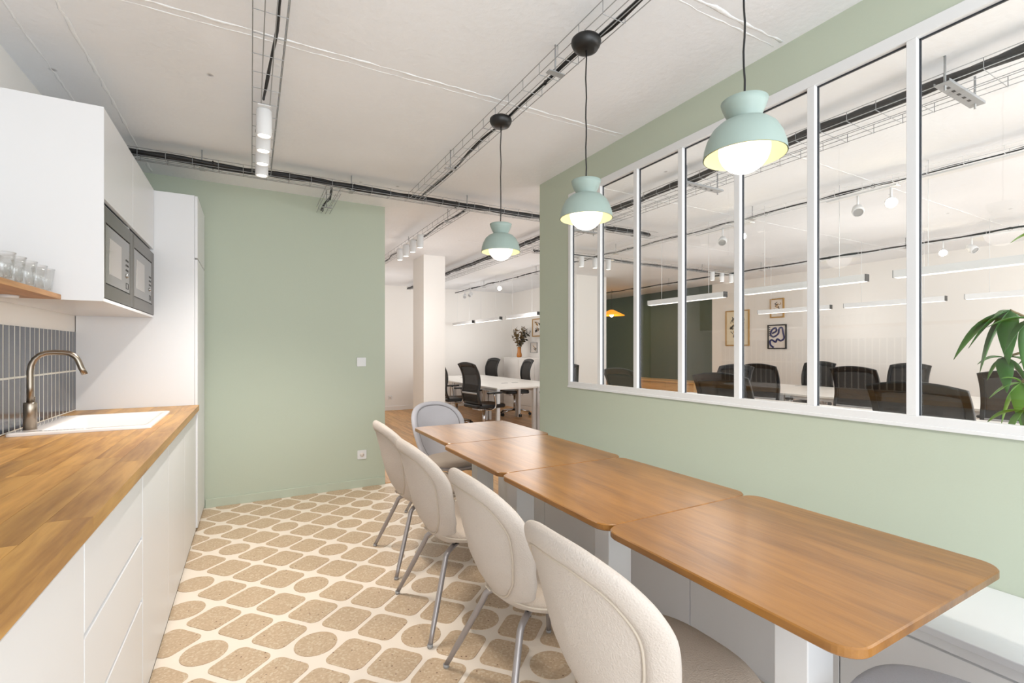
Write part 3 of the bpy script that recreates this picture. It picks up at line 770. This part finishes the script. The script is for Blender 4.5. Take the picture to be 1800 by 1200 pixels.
tilt_spot((4.30, 3.27, 2.44), 'unlit white tilting spotlight behind the fourth pane', False, R(120))
tilt_spot((7.02, 2.41, 2.43), 'lit tilting spotlight glaring behind the last pane', True, R(109), 72)
tilt_spot((7.02, 2.16, 2.43), 'unlit white tilting spotlight behind the last pane', False, R(160))
tilt_spot((4.0, 7.75, 2.44), 'lit spotlight glaring through the opening', True, R(153), 72)
tilt_spot((3.95, 9.25, 2.44), 'unlit spotlight through the opening, on the left', False, R(150))
tilt_spot((3.95, 8.95, 2.44), 'unlit spotlight through the opening, right of another', False, R(110))
# ---- suspended linear lamps
def linear(x, y0, y1, lab):
    t = thing('linear_pendant', lab, 'lamp', (x, (y0+y1)/2, 1.88), 0, 'long white lamps hung over the office desks'); h = (y1-y0)/2
    MB().prism(rrect(-.03, .03, -h, h, .004, 2), -.026, .03, .001).build('housing', 'frame', t)
    box('diffuser', 'tube', -.026, .026, -h+.01, h-.01, -.030, -.0255, t)
    for s in (-1, 1):
        box('end_cap', 'grey' if s > 0 else 'dark', -.031, .031, s*h-.004*(s < 0), s*h+.004*(s > 0), -.027, .031, t)
        MB().tube([(0, s*h*.62, .03), (0, s*h*.62, CH-1.88)], .0022, 6).build('suspension_wire', 'frame', t)
linear(4.34, 3.27, 4.35, 'long hanging lamp in front of the dark green wall')
linear(4.34, 1.97, 3.04, 'long hanging lamp behind the fifth and sixth panes, in the nearer row')
linear(4.34, .70, 1.78, 'long hanging lamp behind the last pane, in the nearer row')
linear(6.86, 3.54, 4.58, 'long hanging lamp in front of the two small framed pictures')
linear(6.86, 2.33, 3.37, 'long hanging lamp across the sixth and seventh panes, in the farther row')
linear(6.86, 1.15, 2.16, 'long hanging lamp behind the potted plant, in the farther row')
linear(4.0, 8.93, 9.98, 'farthest long hanging lamp in the opening')
linear(4.0, 7.70, 8.76, 'middle long hanging lamp in the opening')
linear(4.0, 6.40, 7.46, 'nearest long hanging lamp in the opening')
# ceiling box under tray G (white wireway lengths)
for (a, b, lab) in ((.2, 1.6, 'white lighting track behind the last pane'), (1.75, 2.25, 'white lighting track carrying the spotlights of the sixth pane'), (2.95, 3.6, 'white lighting track carrying the spotlights of the fourth pane')):
    tag(box('lighting_track', 'frame', 4.29, 4.36, a, b, 2.553, 2.562, None, .001), lab, 'track')
# ---- office desks
def make_desk(L, hw=.398):
    t = thing('office_desk', '', 'desk', (0, 0, 0), 0, 'white office desks')
    MB().prism(rrect(-hw, hw, -L/2+.002, L/2-.002, .01, 3), .715, .74, .002).build('desk_top', 'desk', t)
    for sx in (-1, 1):
        box('rail', 'frame', sx*(hw-.038)-.015, sx*(hw-.038)+.015, -L/2+.05, L/2-.05, .675, .714, t)
        for sy in (-1, 1): box('leg', 'frame', sx*(hw-.033)-.025, sx*(hw-.033)+.025, sy*(L/2-.04)-.025, sy*(L/2-.04)+.025, .006, .714, t, .003)
    MB().prism(rrect(-.06+(.25), .06+(.25), -.03, .03, .02, 4), .7402, .7425, .0005).build('cable_flap', 'grey', t)
    return t
d1 = make_desk(1.78, .345); d1.location = (3.51, 7.1, 0); d1['label'] = 'white desk nearest the opening, with a square leg at its corner'
dup(d1, (4.21, 7.1, 0), pi, 'white desk behind the nearest one, seen in the opening')
dup(d1, (3.51, 8.88, 0), 0, 'white desk at the far left of the group in the opening')
dup(d1, (4.21, 8.88, 0), pi, 'white desk farthest back in the group in the opening')
d2 = make_desk(1.3); ok = False
names = {(3.94, 1.15): 'white desk behind the last panes, nearest the interior window', (3.94, 2.45): 'white desk in the middle of the row nearest the interior window', (3.94, 3.75): 'white desk at the far end of the row nearest the interior window',
         (4.74, 1.15): 'white desk backing the near row, behind the last panes', (4.74, 2.45): 'white desk backing the near row, in its middle', (4.74, 3.75): 'white desk backing the near row, at its far end',
         (6.46, 1.75): 'white desk of the far group, behind the last pane', (6.46, 3.05): 'white desk of the far group, behind the sixth pane', (6.46, 4.35): 'white desk of the far group, below the framed pictures',
         (7.26, 1.75): 'white desk by the far wall, behind the last pane', (7.26, 3.05): 'white desk by the far wall, behind the sixth pane', (7.26, 4.35): 'white desk by the far wall, below the framed pictures'}
for (x, y), lab in names.items():
    if not ok: d2.location = (x, y, 0); d2['label'] = lab; ok = True
    else: dup(d2, (x, y, 0), 0, lab)
# ---- task chairs
def make_task():
    t = thing('office_chair', '', 'chair', (0, 0, 0), 0, 'black high-backed office chairs')
    # back: curved sheet facing +x; side profile
    prof = [(-.20, .50), (-.235, .58), (-.245, .68), (-.225, .80), (-.235, .92), (-.27, 1.03), (-.315, 1.12)]
    pf = cr([(p[0], 0, p[1]) for p in prof], 4)
    def sheet(y0, y1, i0, i1, off, th, bow=.25):
        vs = []; n = 9; L = pf[i0:i1+1]
        for s in (0, 1):
            for p in L:
                for k in range(n):
                    y = y0+(y1-y0)*k/(n-1); vs.append((p.x+bow*y*y+off-s*th, y, p.z-.035*(y/.235)**2*max(0, (p.z-.9)/.22)))
        fs = []; m = len(L); q = m*n
        for i in range(m-1):
            for k in range(n-1):
                fs.append((i*n+k, i*n+k+1, (i+1)*n+k+1, (i+1)*n+k)); fs.append((q+i*n+k, q+(i+1)*n+k, q+(i+1)*n+k+1, q+i*n+k+1))
        for i in range(m-1):
            fs.append((i*n, (i+1)*n, q+(i+1)*n, q+i*n)); fs.append((i*n+n-1, q+i*n+n-1, q+(i+1)*n+n-1, (i+1)*n+n-1))
        for k in range(n-1):
            fs.append((k, q+k, q+k+1, k+1)); fs.append(((m-1)*n+k, (m-1)*n+k+1, q+(m-1)*n+k+1, q+(m-1)*n+k))
        return MB().add(vs, fs, True)
    N = len(pf)-1
    sheet(-.205, .205, 1, N-3, -.006, .006).build('mesh_panel', 'weave', t)
    f = MB()
    for (a, b, i0, i1) in ((-.235, -.2, 0, N), (.2, .235, 0, N)):
        s = sheet(a, b, i0, i1, .004, .022); f.add(s.v, s.f, True)
    for (i0, i1) in ((0, 2), (N-3, N)):
        s = sheet(-.2, .2, i0, i1, .004, .022); f.add(s.v, s.f, True)
    f.build('back_frame', 'black', t)
    sheet(-.2, .2, 7, 8, -.012, .012).build('lumbar_bar', 'grey', t)
    MB().prism(rrect(-.235, .255, -.24, .24, .07, 6), .445, .50, .014).build('seat', 'black', t)
    MB().prism(rrect(-.15, .15, -.12, .12, .04, 5), .405, .445, .006).build('mechanism', 'chrome', t)
    for s in (-1, 1):
        arm = MB().tube(cr([(-.05, s*.14, .42), (0, s*.25, .43), (.03, s*.27, .5), (.0, s*.27, .66)], 5), .013, 10).build('armrest', 'chrome', t)
        MB().prism(rrect(-.12, .14, s*.27-.035, s*.27+.035, .03, 5), .66, .685, .006).build('arm_pad', 'black', arm)
    MB().tube([(0, 0, .10), (0, 0, .41)], .025, 14).build('column', 'chrome', t)
    for k in range(5):
        a = 2*pi*k/5+.3; d = Vector((cos(a), sin(a), 0))
        L = MB().tube([Vector((0, 0, .115)), d*.16+Vector((0, 0, .105)), d*.3+Vector((0, 0, .075))], [.024, .018, .013], 8).build('base_arm', 'chrome', t)
        nn = Vector((-d.y, d.x, 0)); c = MB()
        for s in (-1, 1): c.tube([d*.3+nn*s*.008+Vector((0, 0, .034)), d*.3+nn*s*.024+Vector((0, 0, .034))], .029, 14)
        c.build('caster', 'black', L)
    return t
tk = make_task(); ok = False
chairs = [(3.50, 3.62, 0, 'black office chair behind the second window pane, alone before the green wall'),
          (3.50, 2.49, 5, 'black office chair behind the fourth pane, nearer of the overlapping ones'),
          (3.53, 1.22, -3, 'largest black office chair, across the sixth and seventh panes'),
          (5.04, 3.86, 182, 'black office chair just left of the fourth mullion, behind a nearer one'),
          (6.10, 3.90, 4, 'black office chair just right of the fourth mullion'),
          (7.56, 4.22, 180, 'black office chair against the far wall at the fifth mullion, below the squiggle picture'),
          (6.08, 2.74, -4, 'black office chair in the left half of the sixth pane'),
          (7.56, 3.06, 178, 'black office chair against the far wall at the sixth mullion'),
          (6.06, 1.50, 0, 'black office chair behind the potted plant'),
          (3.05, 6.42, 8, 'black office chair pushed up to the near desk in the opening'),
          (3.05, 7.50, -6, 'black office chair half hidden by the white column'),
          (4.56, 9.65, 188, 'black office chair on the far side of the desks, left in the opening'),
          (4.58, 8.22, 172, 'black office chair on the far side of the desks, right in the opening'),
          (3.95, 5.72, 60, 'black office chair cut off by the green wall, only a caster showing')]
for (x, y, a, lab) in chairs:
    if not ok: tk.location = (x, y, .006); tk.rotation_euler = (0, 0, R(a)); tk['label'] = lab; ok = True
    else: dup(tk, (x, y, .006), R(a), lab)
# ---- sideboards, vase, bouquet
sb = thing('sideboard', 'pale wooden low sideboard along the dark green wall', 'sideboard', (8.2, 8.1, 0))
box('top', 'lwood', -.22, .39, -1.35, 1.75, .59, .62, sb, .003)
box('body', 'lwood', -.18, .38, -1.33, 1.73, .06, .59, sb)
for k in range(4): box('door', 'lwood', -.2, -.18, -1.33+k*.765+.003, -1.33+(k+1)*.765-.003, .08, .585, sb, .002)
box('plinth', 'dark', -.14, .36, -1.3, 1.7, 0, .06, sb)
wc = thing('low_cabinet', 'white cabinet under the dried bouquet, against the far wall', 'cabinet', (5.38, 8.75, 0))
box('body', 'wall', -.17, .2, -.97, 1.1, .09, 1.11, wc); box('top', 'wall', -.18, .21, -.99, 1.12, 1.11, 1.135, wc, .003)
box('plinth', 'wall', -.18, .2, -.99, 1.12, 0, .09, wc)
for k in range(3): box('door', 'wall', -.185, -.17, -.96+k*.685+.003, -.96+(k+1)*.685-.003, .1, 1.1, wc, .002)
VX, VY, VZ = 5.30, 9.30, 1.135
tag(MB().lathe([(0, 0), (.045, 0), (.06, .03), (.058, .07), (.045, .11), (.04, .17), (.046, .235), (.042, .235), (.035, .17), (.04, .1), (.05, .05), (0, .02)], 24).build('vase', 'vase', None, (VX, VY, VZ)), 'amber vase holding the dried bouquet on the white cabinet', 'vase')
bq = thing('dried_bouquet', 'dried flowers and dark eucalyptus standing in the amber vase', 'flowers', (VX, VY, VZ+.03))
rb = random.Random(5)
for k in range(26):
    a = rb.uniform(0, 2*pi); sp = rb.uniform(.05, .24); h = rb.uniform(.42, .66); right = k >= 21
    tip = Vector((cos(a)*sp, sin(a)*sp*.9, h)) if not right else Vector((rb.uniform(-.08, .06), -rb.uniform(.25, .50), rb.uniform(.42, .58)))
    if not right and tip.y < -.1: tip.y = -.1
    P = cr([(0, 0, .0), (tip.x*.12, tip.y*.12, .2), (tip.x*.6, tip.y*.55, tip.z*.7), tuple(tip)], 4)
    s = MB().tube(P, .0025, 5).build('stem', 'stem', bq)
    lf = MB()
    for q in range(14 if not right else 12):
        p = P[-1-(q % (len(P)-5))]; v = Vector((rb.uniform(-1, 1), rb.uniform(-1, 1), rb.uniform(-.3, 1))).normalized(); u = v.orthogonal().normalized(); L = rb.uniform(.045, .075)
        w_ = L*(.28 if not right else .5)
        lf.add([p, p+v*L*.5+u*w_, p+v*L, p+v*L*.5-u*w_], [(0, 1, 2, 3)])
    lf.build('leaves', 'dried2' if right else 'dried', s)
# ---- pictures
def picture(lab, x, y0, y1, z0, z1, fm, pm, art, fw=.022, rz=0):
    t = thing('framed_picture', lab, 'picture', (x, 0, 0))
    MB().box(-.025, 0, y0, y1, z0, z0+fw).box(-.025, 0, y0, y1, z1-fw, z1).box(-.025, 0, y0, y0+fw, z0+fw, z1-fw).box(-.025, 0, y1-fw, y1, z0+fw, z1-fw).build('frame', fm, t)
    p = box('print', pm, -.012, -.002, y0+fw, y1-fw, z0+fw, z1-fw, t)
    art(t, y0+fw, y1-fw, z0+fw, z1-fw)
    return t
def flat(pts, r, t, m, x=-.0125):
    MB().tube([Vector((x, p[0], p[1])) for p in pts], r, 6, flat=1).build('ink_stroke', m, t)
def art_sq(t, y0, y1, z0, z1):
    W = y1-y0; H = z1-z0
    f = lambda a, b: (0, y1-a*W, z0+b*H)
    def go(L, r): P = cr([f(*p) for p in L], 6); MB().tube([Vector((-.0135, p.y, p.z)) for p in P], r, 8).build('ink_stroke', 'navy', t)
    go([(.30, .02), (.12, .12), (.08, .3), (.2, .36), (.42, .26), (.52, .40), (.72, .32), (.92, .42), (.88, .66), (.80, .9), (.64, .86), (.58, .64), (.30, .5), (.12, .6), (.2, .82), (.42, .9), (.46, .76), (.22, .66)], W*.05)
    for k in range(5): box('ink_mark', 'ink', -.0135, -.012, y1-.02*W-.02, y1-.02*W, z0+H*(.55+.09*k), z0+H*(.6+.09*k), t)
def art_marks(n, seed, m='ink', big=.03):
    def a(t, y0, y1, z0, z1):
        r = random.Random(seed); W = y1-y0; H = z1-z0; mb = MB(); mb2 = MB()
        for k in range(n):
            cy = y0+W*r.uniform(.2, .8); cz = z0+H*r.uniform(.25, .8); P = [Vector((-.013, cy+r.uniform(-1, 1)*big, cz+r.uniform(-1, 1)*big)) for _ in range(4)]
            (mb if k % 3 else mb2).tube(cr(P, 4), big*.16, 5)
        mb.build('ink_drawing', m, t); mb2.build('ink_drawing', 'ochre', t)
    return a
picture('large picture in a pale wooden frame on the far office wall', 8.6, 5.93, 6.46, 1.385, 2.10, 'gold', 'paper', art_marks(34, 3, 'ink', .035))
picture('small wooden-framed picture above the squiggle picture', 8.6, 5.235, 5.50, 1.90, 2.26, 'gold', 'paper2', art_marks(12, 8, 'ink', .035))
picture('black-framed picture of a thick navy squiggle', 8.6, 5.19, 5.55, 1.32, 1.775, 'bframe', 'paper2', art_sq)
picture('wooden-framed picture above right of the dried bouquet', 5.6, 8.75, 9.2, 1.60, 2.0, 'gold', 'paper2', art_marks(10, 5, 'ink', .05))
picture('small unframed-looking grey print beside the vase', 5.6, 9.0, 9.28, 1.24, 1.47, 'grey', 'paper2', art_marks(7, 11, 'ink', .03), .006)
gp = tag(box('wall_panel', 'dgreen', 5.575, 5.6, 7.4, 8.05, 1.15, 2.35), 'tall dark green panel beside the office pillar, seen through the first pane', 'panel')
# amber lamp
al = thing('amber_pendant', 'yellow cone pendant glowing before the dark green wall', 'lamp', (7.3, 8.5, 2.08))
MB().lathe([(.04, .15), (.06, .14), (.30, .02), (.295, .015), (.05, .13)], 32).build('shade', 'amber', al)
MB().lathe([(.05*sin(R(a)), .03-.05*cos(R(a))) for a in range(0, 181, 18)], 16).build('bulb', 'globe', al)
MB().tube([(0, 0, .14), (0, 0, CH-2.08)], .004, 8).build('cord', 'cable', al)
lamp('POINT', 'amber_light', (7.3, 8.5, 2.02), 26, (1, .7, .35), size=.06)
for (x, y, e) in ((3.0, .4, 8), (3.0, 2.4, 8), (5.6, .6, 10), (5.6, 2.6, 10), (5.6, 4.6, 10), (8.0, 1.6, 5), (8.0, 4.0, 5), (3.0, 4.6, 8), (3.9, 6.6, 14), (4.0, 9.0, 16), (1.9, 6.0, 10), (2.0, 8.8, 14), (7.2, 6.6, 5)):
    lamp('POINT', 'office_fill', (x, y, 1.75), e, (1, .965, .93), size=.35)  # bare fill lamps in mid-air, added to brighten the office and hall

# ---- potted plant right behind the last pane
pl = thing('potted_plant', 'leafy green potted plant standing behind the last window pane', 'plant', (3.02, .62, 0.003))
MB().lathe([(0, 0), (.13, 0), (.15, .05), (.165, .32), (.155, .32), (.14, .27), (0, .27)], 32).build('pot', 'pot', pl)
MB().lathe([(.148, .285), (0, .29)], 24).build('soil', 'soil', pl)
def px(x_, y_, X):
    u = x_-900; k = X/(402+.876*u); return Vector((X, (731-.482*u)*k, 1.3+(615-y_)*k))-Vector((3.02, .62, .003))
cl = [((1775, 545), 2.85, [(1676, 632), (1702, 612), (1722, 655), (1742, 600), (1772, 640), (1790, 575), (1745, 560)], 'leaf'),
      ((1815, 560), 2.8, [(1735, 575), (1765, 620), (1800, 650), (1845, 640), (1860, 580)], 'leaf'),
      ((1835, 405), 2.9, [(1776, 427), (1800, 450), (1850, 470), (1880, 420), (1830, 380)], 'leaf2'),
      ((1765, 628), 2.95, [(1718, 640), (1735, 668), (1770, 690), (1805, 675), (1812, 640)], 'leaf'),
      ((1795, 672), 2.9, [(1738, 700), (1760, 745), (1800, 760), (1840, 730), (1760, 665)], 'leaf2'),
      ((1800, 720), 2.75, [(1735, 742), (1765, 790), (1820, 800), (1850, 760)], 'leaf2'),
      ((1850, 620), 3.1, [(1800, 590), (1790, 640), (1830, 690), (1890, 650)], 'leaf')]
trunk = cr([(0, 0, .28), (.02, .01, .6), (-.01, -.02, .9), (.0, .0, 1.1)], 5)
MB().tube(trunk, [.022-.0006*i for i in range(len(trunk))], 10).build('stem', 'stem', pl)
for (c, X, tips, m) in cl:
    C = px(*c, X)
    P = cr([trunk[-3], (trunk[-3]+C)*.5+Vector((0, 0, .12)), C], 6)
    br = MB().tube(P, .0055, 7).build('branch', 'stem', pl)
    for k, tp_ in enumerate(tips):
        T = px(*tp_, X+random.uniform(-.12, .05)); d = T-C; L = d.length; d.normalize()
        side = d.cross(Vector((0, 0, 1)))
        if side.length < .1: side = Vector((1, 0, 0))
        side.normalize(); side = (side*.8+Vector((.5, -.35, .1))*.6).normalized(); nn = side.cross(d).normalized()
        vs = []; n = 9
        for q in range(n):
            t_ = q/(n-1); w_ = L*.15*(sin(pi*min(1, t_**.75))**.9)+.001
            p = C+d*L*t_+Vector((0, 0, L*.10*sin(pi*t_)))
            vs += [p-side*w_+nn*w_*.35, p, p+side*w_+nn*w_*.35]
        fs = []
        for q in range(n-1): fs += [(3*q, 3*q+1, 3*q+4, 3*q+3), (3*q+1, 3*q+2, 3*q+5, 3*q+4)]
        lo = MB().add(vs, fs, True).build('leaf', m, br)
        so = lo.modifiers.new('s', 'SOLIDIFY'); so.thickness = .0012
